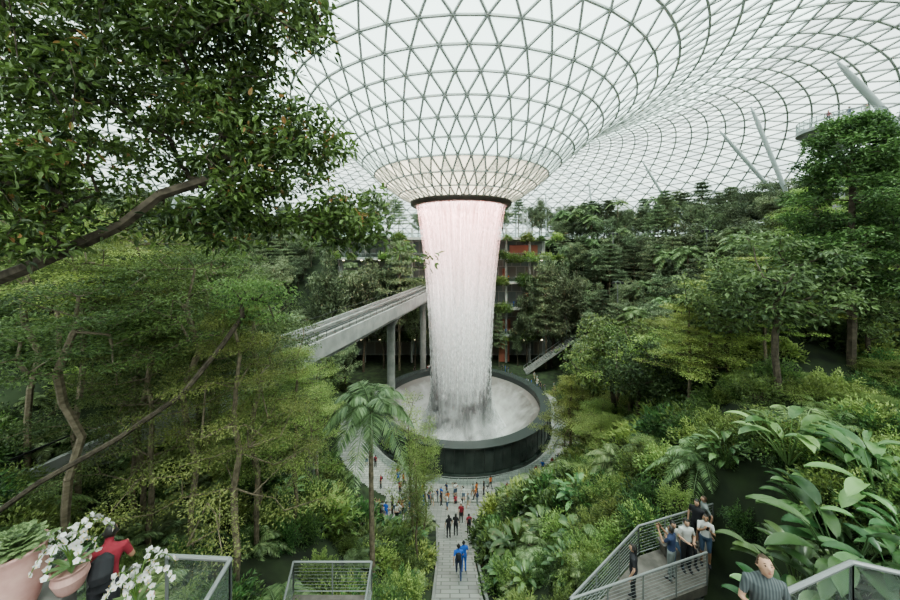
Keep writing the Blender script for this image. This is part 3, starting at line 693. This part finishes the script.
# ------------------------------------------------------------------ decks and railings
def rail(b, pts, h=1.05, mesh=True):
    pts = [np.array(p, float) for p in pts]
    for p, q2 in zip(pts[:-1], pts[1:]):
        L_ = np.linalg.norm(q2 - p); k = max(1, int(L_ / 1.1)); t = np.linspace(0, 1, k + 1)[:, None]
        B = p + (q2 - p) * t; segs(b, B, B + [0, 0, h], .025, .025, 6, 0)
        segs(b, [p + [0, 0, h]], [q2 + [0, 0, h]], .034, .034, 8, 0); segs(b, [p + [0, 0, .12]], [q2 + [0, 0, .12]], .015, .015, 5, 0)
        if mesh:
            for z in np.linspace(.22, h - .1, 8): segs(b, [p + [0, 0, z]], [q2 + [0, 0, z]], .006, .006, 4, 0)
        else: b.add([p + [0, 0, .12], q2 + [0, 0, .12], q2 + [0, 0, h - .04], p + [0, 0, h - .04]], [(0, 1, 2, 3)], 1)
def deck(name, poly, z, rails, mesh=True, posts=True):
    b = Buf()
    V = [(x, y, z) for x, y in poly] + [(x, y, z - .3) for x, y in poly]
    F = [(0, 1, 2, 3), (7, 6, 5, 4)] + [(i, i + 4, (i + 1) % 4 + 4, (i + 1) % 4) for i in range(4)]
    b.add(V, F, 2)
    for r in rails: rail(b, [(x, y, z) for x, y in r], mesh=mesh)
    if posts:
        for x, y in poly:
            g = float(ground(x, y)); 
            if g < z - .3: segs(b, [(x * .97, y, g - .3)], [(x * .97, y, z - .3)], .12, .12, 8, 0)
    inst(b.mesh(name, [STEELG, RGLASS, WOOD]), name)
deck('canopy_walkway', [(3.3, 9.0), (8.2, 10.4), (10.0, 12.4), (6.6, 11.4)], 16.3, [[(3.3, 9.0), (8.2, 10.4)], [(3.3, 9.0), (6.6, 11.4), (10.0, 12.4)]])
deck('lookout_deck', [(3.2, 2.6), (8.5, 3.2), (6.6, 4.5), (4.3, 4.25)], 21.4, [[(4.35, 4.3), (5.85, 4.75), (6.6, 4.5)]], mesh=False)
deck('garden_deck', [(-7.5, 3.0), (-3.4, 3.0), (-3.3, 4.9), (-7.8, 5.2)], 21.3, [[(-7.8, 5.2), (-5.6, 5.05)], [(-4.3, 4.95), (-3.3, 4.9), (-3.2, 4.0)]], mesh=False)
deck('stair_landing', [(-4.7, 9.2), (-2.4, 9.2), (-2.5, 10.4), (-5.0, 10.4)], 16.0, [[(-4.7, 9.2), (-2.4, 9.2), (-2.5, 10.4), (-5.0, 10.4), (-4.7, 9.2)]])
b = Buf(); c = (46.5, 39.0, 41.6)
revolve(b, [(.3, -2.8), (1.0, -2.5), (3.2, -.6), (3.6, -.4), (3.6, 0), (.05, 0)], 40, c, 0)
An = np.linspace(0, 2 * math.pi, 33); P = np.stack([c[0] + 3.5 * np.cos(An), c[1] + 3.5 * np.sin(An), 0 * An + c[2]], 1)
segs(b, P[:-1] + [0, 0, 1.1], P[1:] + [0, 0, 1.1], .05, .05, 5, 0); segs(b, P, P + [0, 0, 1.1], .03, .03, 4, 0)
for k in range(32): b.add([P[k], P[k + 1], P[k + 1] + [0, 0, 1.05], P[k] + [0, 0, 1.05]], [(0, 1, 2, 3)], 1)
segs(b, [(c[0], c[1], float(ground(c[0], c[1])) - 1)], [(c[0], c[1], c[2] - 2)], .6, .45, 12, 0)
inst(b.mesh('viewing_platform', [STEELG, RGLASS]), 'viewing_platform')
b = Buf(); 
for dx in (0, 1.2):
    for dy in (0, 1.2): segs(b, [(20 + dx, 89 + dy, 30)], [(20 + dx, 89 + dy, 37.5)], .09, .09, 4)
for z in np.arange(30.5, 37.6, 1.3):
    for p, q2 in (((20, 89), (21.2, 89)), ((21.2, 89), (21.2, 90.2)), ((20, 89), (20, 90.2)), ((20, 90.2), (21.2, 90.2))):
        segs(b, [(*p, z)], [(*q2, z)], .06, .06, 4); 
inst(b.mesh('mast', [STEEL]), 'lighting_mast')
for x, y in [(44, 88), (36, 70), (52, 66), (30, 84)]:
    g = float(ground(x, y)); b = Buf()
    segs(b, [(x, y, g)], [(x, y, g + 15)], .14, .08, 8); segs(b, [(x - 1, y, g + 14.6)], [(x + 1, y, g + 14.6)], .06, .06, 5)
    for dx in (-1, 0, 1): box(b, (x + dx - .25, y - .3, g + 14.1), (x + dx + .25, y + .1, g + 14.6), 1)
    inst(b.mesh('floodlight', [STEELG, DARKM]), 'floodlight_pole')

# ------------------------------------------------------------------ planters and orchids
POT = noisemat('pot_clay_pink', (.44, .25, .23), (.56, .35, .32), 5, .6)
PETAL = mat('orchid_petal', (.66, .64, .64), .5)
YEL = mat('orchid_lip', (.75, .5, .15), .5); STEMG = mat('orchid_stem', (.12, .2, .05), .5)
box_b = Buf(); box(box_b, (-6.6, 3.5, 21.3), (-5.15, 4.5, 22.35), 0); box(box_b, (-6.65, 3.45, 22.35), (-5.1, 4.55, 22.42), 0)
inst(box_b.mesh('ledge', [CONCD]), 'planter_ledge')
def pot(b, c, r, h, m=0):
    revolve(b, [(.02, 0), (r * .55, 0), (r * .7, h * .12), (r * .98, h * .6), (r * .9, h * .85), (r, h * .96), (r * 1.03, h), (r * .9, h), (r * .85, h * .9), (.02, h * .88)], 32, c, m)
b = Buf(); pot(b, (-5.5, 4.15, 22.42), .26, .80)
for i in range(60):
    frond(b, np.array([-5.5, 4.15, 23.15]), i * 2.4, rng.uniform(.3, .48), .5 + 1.0 * (i / 60), .35, 26, .08, .022, 1, .2, .2)
inst(b.mesh('potted_fern', [POT, LF_PALM], True), 'potted_fern')
def orchid(name, x, y, z, ph, s=1.0):
    b = Buf(); pot(b, (x, y, z), .19 * s, ph); top = z + ph
    K = 9; az0 = rng.random() * 6
    for i in range(K):
        az = az0 + i * 2 * math.pi / K; d = np.array([math.cos(az), math.sin(az), 0]); t = np.linspace(0, 1, 12); L_ = .72 * s * rng.uniform(.8, 1.15)
        P = np.array([x, y, top]) + np.outer(.55 * L_ * t ** 1.4, d); P[:, 2] += L_ * (1.4 * t - 1.1 * t ** 3)
        segs(b, P[:-1], P[1:], .006, .005, 5, 3)
        for u in np.linspace(.4, 1, 10):
            c = np.array([np.interp(u, t, P[:, k]) for k in range(3)]) + rng.normal(0, .015, 3)
            nrm = unit(d + rng.normal(0, .45, 3) + np.array([0, -.5, .1])); s1 = unit(np.cross(nrm, [0, 0, 1.])); u1 = np.cross(s1, nrm)
            for a in range(5):
                an = a * 2 * math.pi / 5 + math.pi / 2; dd = s1 * math.cos(an) + u1 * math.sin(an)
                leaves(b, c[None], (dd + nrm * .15)[None], nrm[None], .042 * s, .042 * s, 1, True, .05)
            leaves(b, (c + nrm * .006)[None], (nrm - u1)[None], u1[None], .02, .016, 2)
    for i in range(8):
        az = i * .8; D = np.array([[math.cos(az), math.sin(az), .45]]); leaves(b, np.array([[x, y, top - .02]]), D, np.array([[0, 0, 1.]]), .3, .08, 4, True)
    inst(b.mesh(name, [POT, PETAL, YEL, STEMG, LF_BIG]), name)
orchid('potted_white_orchid', -5.12, 4.4, 22.42, .32)
orchid('potted_white_orchid', -4.05, 4.2, 21.3, 1.15, .95)

# ------------------------------------------------------------------ people
def person_mesh(name, cols, pose='stand', hair_long=False, sleeve=False, bag=False, shorts=False, detail=.016, pitch=0.0):
    """faces +Y locally"""
    V = lambda *a: np.array(a, float)
    cp, sp_ = math.cos(pitch), math.sin(pitch); RM = np.array([[1, 0, 0], [0, cp, -sp_], [0, sp_, cp]])
    HV = lambda *a: RM @ np.array(a, float)
    pel = V(0, 0, .92); nk = V(0, .0, 1.46); hd = V(0, .02, 1.60)
    kn = [V(-.10, .02, .50), V(.10, .02, .50)]; ak = [V(-.11, -.02, .09), V(.11, -.02, .09)]
    el = [V(-.25, -.03, 1.14), V(.25, -.03, 1.14)]; wr = [V(-.25, .07, .90), V(.25, .07, .90)]; hdir = [V(0, .15, -1), V(0, .15, -1)]
    if pose == 'walk':
        kn = [V(-.10, .20, .53), V(.10, .03, .49)]; ak = [V(-.10, .28, .11), V(.10, -.27, .16)]
        el = [V(-.24, -.14, 1.15), V(.24, .08, 1.15)]; wr = [V(-.24, -.10, .90), V(.23, .24, .98)]; hdir = [V(0, .1, -1), V(0, .7, -.7)]
    if pose == 'photo':
        el = [V(-.22, .16, 1.18), V(.22, .16, 1.18)]; wr = [V(-.08, .36, 1.42), V(.08, .36, 1.42)]; hdir = [V(.3, .3, 1), V(-.3, .3, 1)]
    if pose == 'hold':
        el = [V(-.25, .02, 1.14), V(.25, .02, 1.14)]; wr = [V(-.10, .26, 1.16), V(.12, .26, 1.14)]; hdir = [V(.6, .7, .1), V(-.6, .7, .1)]
    if pose == 'sit':
        pel = V(0, 0, .52); nk = V(0, .10, 1.05); hd = V(0, .14, 1.19)
        kn = [V(-.12, .45, .52), V(.12, .45, .52)]; ak = [V(-.12, .48, .09), V(.12, .40, .09)]
        el = [V(-.25, .12, .76), V(.25, .12, .76)]; wr = [V(-.12, .36, .66), V(.12, .36, .66)]; hdir = [V(.3, 1, -.1), V(-.3, 1, -.1)]
    if pose == 'lean':
        nk = V(0, .16, 1.42); hd = V(0, .24, 1.54); el = [V(-.26, .20, 1.12), V(.26, .20, 1.12)]; wr = [V(-.14, .42, 1.12), V(.14, .42, 1.12)]; hdir = [V(.2, 1, .0), V(-.2, 1, .0)]
    b = Buf(); S = []
    ax = nk - pel; fr = [-.08, .1, .28, .48, .68, .85, .95, 1.02]
    rr = [(.14, .105), (.165, .12), (.15, .11), (.145, .105), (.175, .115), (.19, .105), (.13, .08), (.06, .055)]
    P = [pel + ax * f for f in fr]; loft(b, P, rr, 16)
    for f0, f1, lab in ((-.1, .16, 2), (.16, 1.0, 1)):
        for sx in (-.09, 0, .09): S.append((pel + ax * f0 + V(sx, 0, 0), pel + ax * f1 + V(sx, 0, 0), .1, .1, lab))
    loft(b, [nk - ax * .05, nk + (hd - nk) * .6], [.06, .052], 12); S.append((nk + (hd - nk) * .1, hd - (hd - nk) * .4, .05, .05, 0))
    H = []; HR = []
    for t in np.linspace(-1, 1, 13):
        w = math.sqrt(max(.02, 1 - t * t)); jaw = 1 - .22 * max(0, -t)
        H.append(hd + HV(0, .01 * max(0, -t), t * .118)); HR.append((.078 * w * jaw, .097 * w * (1 - .12 * max(0, -t))))
    loft(b, H, HR, 16)
    loft(b, [hd + HV(0, .085, .02), hd + HV(0, .105, -.02), hd + HV(0, .09, -.035)], [.008, .017, .012], 8)
    for sx in (-1, 1): loft(b, [hd + HV(sx * .072, -.005, -.03), hd + HV(sx * .088, -.01, 0), hd + HV(sx * .08, -.01, .03)], [.008, .018, .01], 8, ref=(0, 1, 0))
    S.append((hd + V(0, 0, -.05), hd + V(0, 0, .05), .09, .09, 9))
    for k, sx in ((0, -1), (1, 1)):
        hip = pel + V(sx * .09, 0, 0)
        loft(b, [hip + V(0, 0, .03), hip * .5 + kn[k] * .5, kn[k], kn[k] * .65 + ak[k] * .35, ak[k]], [.095, .082, .058, .057, .038], 12)
        S.append((hip, kn[k], .09, .06, 2)); S.append((kn[k], ak[k], .058, .042, 0 if shorts else 2))
        loft(b, [ak[k] + V(0, -.05, -.045), ak[k] + V(0, .04, -.04), ak[k] + V(0, .12, -.055), ak[k] + V(0, .19, -.065)], [(.035, .04), (.042, .042), (.045, .028), (.03, .018)], 12)
        S.append((ak[k] + V(0, -.05, -.06), ak[k] + V(0, .17, -.06), .045, .04, 3))
        sh = nk + V(sx * .175, 0, -.07) 
        loft(b, [sh - V(sx * .05, 0, 0), sh, sh * .5 + el[k] * .5, el[k], el[k] * .6 + wr[k] * .4, wr[k]], [.05, .058, .048, .038, .036, .026], 12)
        S.append((sh, sh * .35 + el[k] * .65, .055, .045, 1)); S.append((sh * .35 + el[k] * .65, el[k], .042, .04, 1 if sleeve else 0)); S.append((el[k], wr[k], .038, .026, 1 if sleeve else 0))
    if hair_long: loft(b, [hd + V(0, -.02, .1), hd + V(0, -.075, .03), hd + V(0, -.085, -.1), hd + V(0, -.085, -.24)], [(.05, .05), (.085, .05), (.085, .035), (.06, .02)], 12); S.append((hd + V(0, -.08, .05), hd + V(0, -.085, -.26), .06, .05, 4))
    if bag: loft(b, [pel + ax * .3 + V(0, -.17, 0), pel + ax * .5 + V(0, -.19, 0), pel + ax * .85 + V(0, -.17, 0), pel + ax * .95 + V(0, -.15, 0)], [(.11, .05), (.14, .085), (.13, .075), (.06, .03)], 12); S.append((pel + ax * .3 + V(0, -.2, 0), pel + ax * .95 + V(0, -.2, 0), .09, .09, 6))
    me0 = b.mesh('tmp', []); o = bpy.data.objects.new('tmp', me0); COL.objects.link(o)
    rm = o.modifiers.new('r', 'REMESH'); rm.mode = 'VOXEL'; rm.voxel_size = detail
    sm_ = o.modifiers.new('s', 'SMOOTH'); sm_.factor = .5; sm_.iterations = 2
    bpy.context.view_layer.update(); dg = bpy.context.evaluated_depsgraph_get()
    me1 = bpy.data.meshes.new_from_object(o.evaluated_get(dg)); bpy.data.objects.remove(o); bpy.data.meshes.remove(me0)
    nv = len(me1.vertices); co = np.zeros(nv * 3); me1.vertices.foreach_get('co', co); co = co.reshape(-1, 3)
    F = np.array([p.vertices[:] for p in me1.polygons if len(p.vertices) == 4]); bpy.data.meshes.remove(me1)
    C = co[F].mean(1); best = np.full(len(C), 1e9); lab = np.zeros(len(C), int)
    for p, q2, ra, rb, l in S:
        d = q2 - p; t = np.clip(((C - p) @ d) / d.dot(d), 0, 1); dist = np.linalg.norm(C - (p + t[:, None] * d), axis=1) / (ra + (rb - ra) * t)
        m_ = dist < best; best[m_] = dist[m_]; lab[m_] = l
    hm = lab == 9; rel = (C - hd) @ RM; hair = (rel[:, 2] > .078) | ((rel[:, 1] < .02) & (rel[:, 2] > -.0)) | ((rel[:, 1] < -.03) & (rel[:, 2] > -.075))
    lab[hm & hair] = 4; lab[hm & ~hair] = 0
    ob = Buf(); ob.add(co, F, lab)
    for sx in (-1, 1):
        e = hd + HV(sx * .03, .083, .012); loft(ob, [e + HV(0, 0, -.007), e, e + HV(0, 0, .007)], [.006, (.013, .01), .006], 8, 5)
        e = hd + HV(sx * .03, .084, .034); loft(ob, [e + HV(-.016, 0, 0), e + HV(.016, 0, 0)], [.004, .004], 6, 4)
    e = hd + HV(0, .083, -.058); loft(ob, [e + HV(-.022, 0, 0), e + HV(0, .006, 0), e + HV(.022, 0, 0)], [.003, .007, .003], 6, 7)
    for k, sx in ((0, -1), (1, 1)):
        d = unit(hdir[k][None])[0]; s_ = np.cross(d, V(sx, .0, .15) if abs(d[0]) < .5 else V(0, 0, 1)); s_ /= np.linalg.norm(s_); nn = np.cross(s_, d)
        w = wr[k]; loft(ob, [w - d * .02, w + d * .02, w + d * .06, w + d * .092], [(.024, .02), (.032, .016), (.041, .015), (.038, .012)], 10, 0, ref=s_)
        for i, (off, ln) in enumerate(((-.029, .062), (-.010, .075), (.010, .07), (.028, .055))):
            p0 = w + d * .085 + s_ * off; p1 = p0 + d * ln * .45 + nn * .004; p2 = p1 + d * ln * .3 + nn * .014 * -sx; p3 = p2 + d * ln * .2 + nn * .018 * -sx
            loft(ob, [p0, p1, p2, p3], [.0095, .009, .008, .005], 6, 0, ref=nn)
        th = w + d * .025 - s_ * .03; loft(ob, [th, th + d * .03 - s_ * .022, th + d * .062 - s_ * .03], [.014, .011, .007], 6, 0, ref=nn)
    if pose in ('photo', 'hold'):
        c = (wr[0] + wr[1]) / 2 + unit((hdir[0] + hdir[1])[None])[0] * .07; box(ob, c - V(.04, .006, .06), c + V(.04, .006, .06), 5)
    return ob.mesh(name, cols, True)
SK1 = mat('skin_light', (.46, .28, .20), .55); SK2 = mat('skin_tan', (.34, .20, .13), .55)
HB = mat('hair_black', (.02, .017, .015), .5); HBR = mat('hair_brown', (.06, .035, .02), .5); EYE = mat('eye_dark', (.015, .012, .01), .2); LIP = mat('lips', (.35, .13, .11), .5)
cl = lambda n, c: mat('cloth_' + n, c, .85)
WHI, BLK, BLU, RED, GRY, NAV, PNK, DEN, KHA, ORG = cl('white', (.5, .5, .49)), cl('black', (.025, .025, .03)), cl('blue', (.03, .11, .42)), cl('red', (.24, .025, .04)), cl('grey', (.20, .22, .22)), cl('navy', (.03, .045, .10)), cl('pink', (.5, .24, .27)), cl('denim', (.07, .11, .18)), cl('khaki', (.26, .22, .15)), cl('orange', (.5, .15, .04))
def cols(sk, sh, pt, hair=HB, shoe=BLK, bag=BLK): return [sk, sh, pt, shoe, hair, EYE, bag, LIP]
PM = [person_mesh('p1', cols(SK1, BLU, NAV, HB, WHI), 'walk', bag=True), person_mesh('p2', cols(SK1, BLK, BLK), 'stand', True),
      person_mesh('p3', cols(SK2, WHI, DEN), 'photo', shorts=True), person_mesh('p4', cols(SK1, RED, BLK), 'stand', bag=True), person_mesh('p5', cols(SK1, GRY, KHA, HBR, WHI), 'walk', shorts=True),
      person_mesh('p6', cols(SK1, WHI, BLK), 'hold', True), person_mesh('p7', cols(SK2, NAV, GRY), 'photo'), person_mesh('p8', cols(SK1, ORG, BLK), 'walk', True), person_mesh('p9', cols(SK1, BLU, BLU), 'stand')]
SIT = [person_mesh('s1', cols(SK1, WHI, DEN), 'sit', True), person_mesh('s2', cols(SK1, GRY, BLK), 'sit')]
def person(me, x, y, rz, z=None, s=1.0): return inst(me, 'person', (x, y, float(ground(x, y)) + .06 if z is None else z), rz, s)
pts = [(0, .45, 17.0, 0, 1.05), (8, .76, 18.0, .2, .98), (1, -.1, 24.6, .3, 1), (1, .45, 25.2, -.2, .98), (3, 1.5, 25.8, .2, .9), (5, 1.2, 32.2, .5, 1), (5, 4.6, 40.5, .5, 1), (3, 1.0, 29.4, 2.9, 1), (2, -.3, 35, 2, 1), (6, 3.2, 38, 1, 1),
       (5, -3, 38, 1, 1), (0, -4.6, 40, 1, 1), (7, 5.5, 37.5, 1, 1), (1, 6.4, 39, 3, 1), (4, 2.0, 36, 2, 1), (6, -1.5, 39.5, 2, 1), (2, .6, 41, 1, 1), (3, 7.2, 41, 2, 1)]
for k, x, y, rz, s in pts: person(PM[k], x, y, rz, s=s)
for i in range(50):
    y = rng.uniform(24.5, 38); x = -9.0 + 6.5 * np.clip((y - 25) / 13, 0, 1) + rng.uniform(-2.1, 2.1); person(PM[rng.integers(9)], x, y, rng.random() * 6.28)
for i in range(44):
    a = rng.uniform(-2.5, -.2); r = rng.uniform(18, 21.2); person(PM[rng.integers(9)], CX + r * math.cos(a), CY + r * math.sin(a), rng.random() * 6.28, -3.94)
for i in range(60):
    a = rng.uniform(.3, 2.2); r = rng.uniform(17.8, 26); person(PM[rng.integers(9)], CX + r * math.cos(a), CY + r * math.sin(a), rng.random() * 6.28, -3.94)
for i in range(34):
    z = lv[rng.integers(1, 5)]; person(PM[rng.integers(9)], rng.uniform(-24, 27) if i % 3 == 0 else rng.uniform(13, 27), 88.9, 3.1 + rng.normal(0, .5), z)
for x, y, k, rz in ((7.9, 10.9, 5, 3.0), (8.7, 11.1, 2, 2.6), (9.3, 11.9, 4, 1.2), (7.2, 10.6, 6, .6), (5.6, 9.95, 1, 1.0), (8.9, 11.75, 1, 2.2)): person(PM[k], x, y, rz, 16.3)
for x, y, k in ((7.75, 11.42, 0), (8.25, 11.50, 1)): person(SIT[k], x, y, 3.0, 16.3)
b = Buf(); box(b, (7.4, 11.3, 16.66), (8.6, 11.68, 16.73)); box(b, (7.5, 11.35, 16.3), (7.6, 11.65, 16.66)); box(b, (8.4, 11.35, 16.3), (8.5, 11.65, 16.66)); inst(b.mesh('bench', [WOOD]), 'park_bench')
c = (46.5, 39.0, 41.6)
for k, dx, dy in ((2, 1.5, 1), (6, -1.2, -2), (5, .2, -2.5), (3, -2.4, -1)): person(PM[k], c[0] + dx, c[1] + dy, 2.4, c[2])
STR = bpy.data.materials.new('cloth_striped'); STR.use_nodes = True; nt = STR.node_tree; pb = nt.nodes['Principled BSDF']; pb.inputs['Roughness'].default_value = .9
wv = nt.nodes.new('ShaderNodeTexWave'); wv.inputs['Scale'].default_value = 9; tc = nt.nodes.new('ShaderNodeTexCoord'); crr = nt.nodes.new('ShaderNodeValToRGB')
crr.color_ramp.elements[0].color = (.05, .06, .065, 1); crr.color_ramp.elements[1].color = (.11, .125, .13, 1)
nt.links.new(tc.outputs['Object'], wv.inputs[0]); nt.links.new(wv.outputs[0], crr.inputs[0]); nt.links.new(crr.outputs[0], pb.inputs[0])
man = person_mesh('man_close', cols(SK1, STR, NAV, HBR), 'hold', detail=.011, pitch=.5)
inst(man, 'man_in_striped_shirt', (4.0, 4.15, 21.4), math.pi - .3)
wom = person_mesh('red_close', cols(SK2, RED, BLK, HB), 'lean', sleeve=False, bag=True, detail=.011)
inst(wom, 'visitor_in_red_shirt', (-4.95, 4.66, 21.3), .5, .97)
w2 = person_mesh('pink_close', cols(SK1, PNK, WHI, HB), 'hold', True, detail=.012)
inst(w2, 'visitor_in_pink_shirt', (-4.72, 3.4, 21.3), .6, .93)

# ------------------------------------------------------------------ light, world, camera
w = bpy.data.worlds.new('World'); scene.world = w; w.use_nodes = True
N = w.node_tree.nodes; bg = N['Background']; tc = N.new('ShaderNodeTexCoord'); sp = N.new('ShaderNodeSeparateXYZ'); cr = N.new('ShaderNodeValToRGB')
cr.color_ramp.elements[0].color = (.85, .90, .90, 1); cr.color_ramp.elements[1].color = (1, 1, 1, 1); cr.color_ramp.elements[1].position = .6
w.node_tree.links.new(tc.outputs['Generated'], sp.inputs[0]); w.node_tree.links.new(sp.outputs['Z'], cr.inputs[0]); w.node_tree.links.new(cr.outputs[0], bg.inputs[0])
bg.inputs['Strength'].default_value = 5.2
sun = bpy.data.lights.new('sun', 'SUN'); sun.energy = 20.0; sun.angle = math.radians(22); sun.color = (1, .97, .90)
so = bpy.data.objects.new('sun', sun); COL.objects.link(so); so.rotation_euler = (math.radians(24), math.radians(14), 0); so.location = (0, 0, 80)
al = bpy.data.lights.new('falls_fill_light', 'AREA'); al.shape = 'DISK'; al.size = 13; al.energy = 7000; al.color = (1, .97, .95)  # added area lamp at the oculus, brightens falls and basin in place of daylight
ao = bpy.data.objects.new('falls_fill_light', al); COL.objects.link(ao); ao.location = (CX, CY, 36.4)
cam = bpy.data.cameras.new('camera'); co_ = bpy.data.objects.new('camera', cam); COL.objects.link(co_)
co_.location = (0, 0, 27); co_.rotation_euler = (math.radians(90), 0, 0)
cam.sensor_width = 36; cam.lens = 326 / 900 * 36; cam.shift_y = -50 / 900; cam.clip_start = .1; cam.clip_end = 500
scene.camera = co_
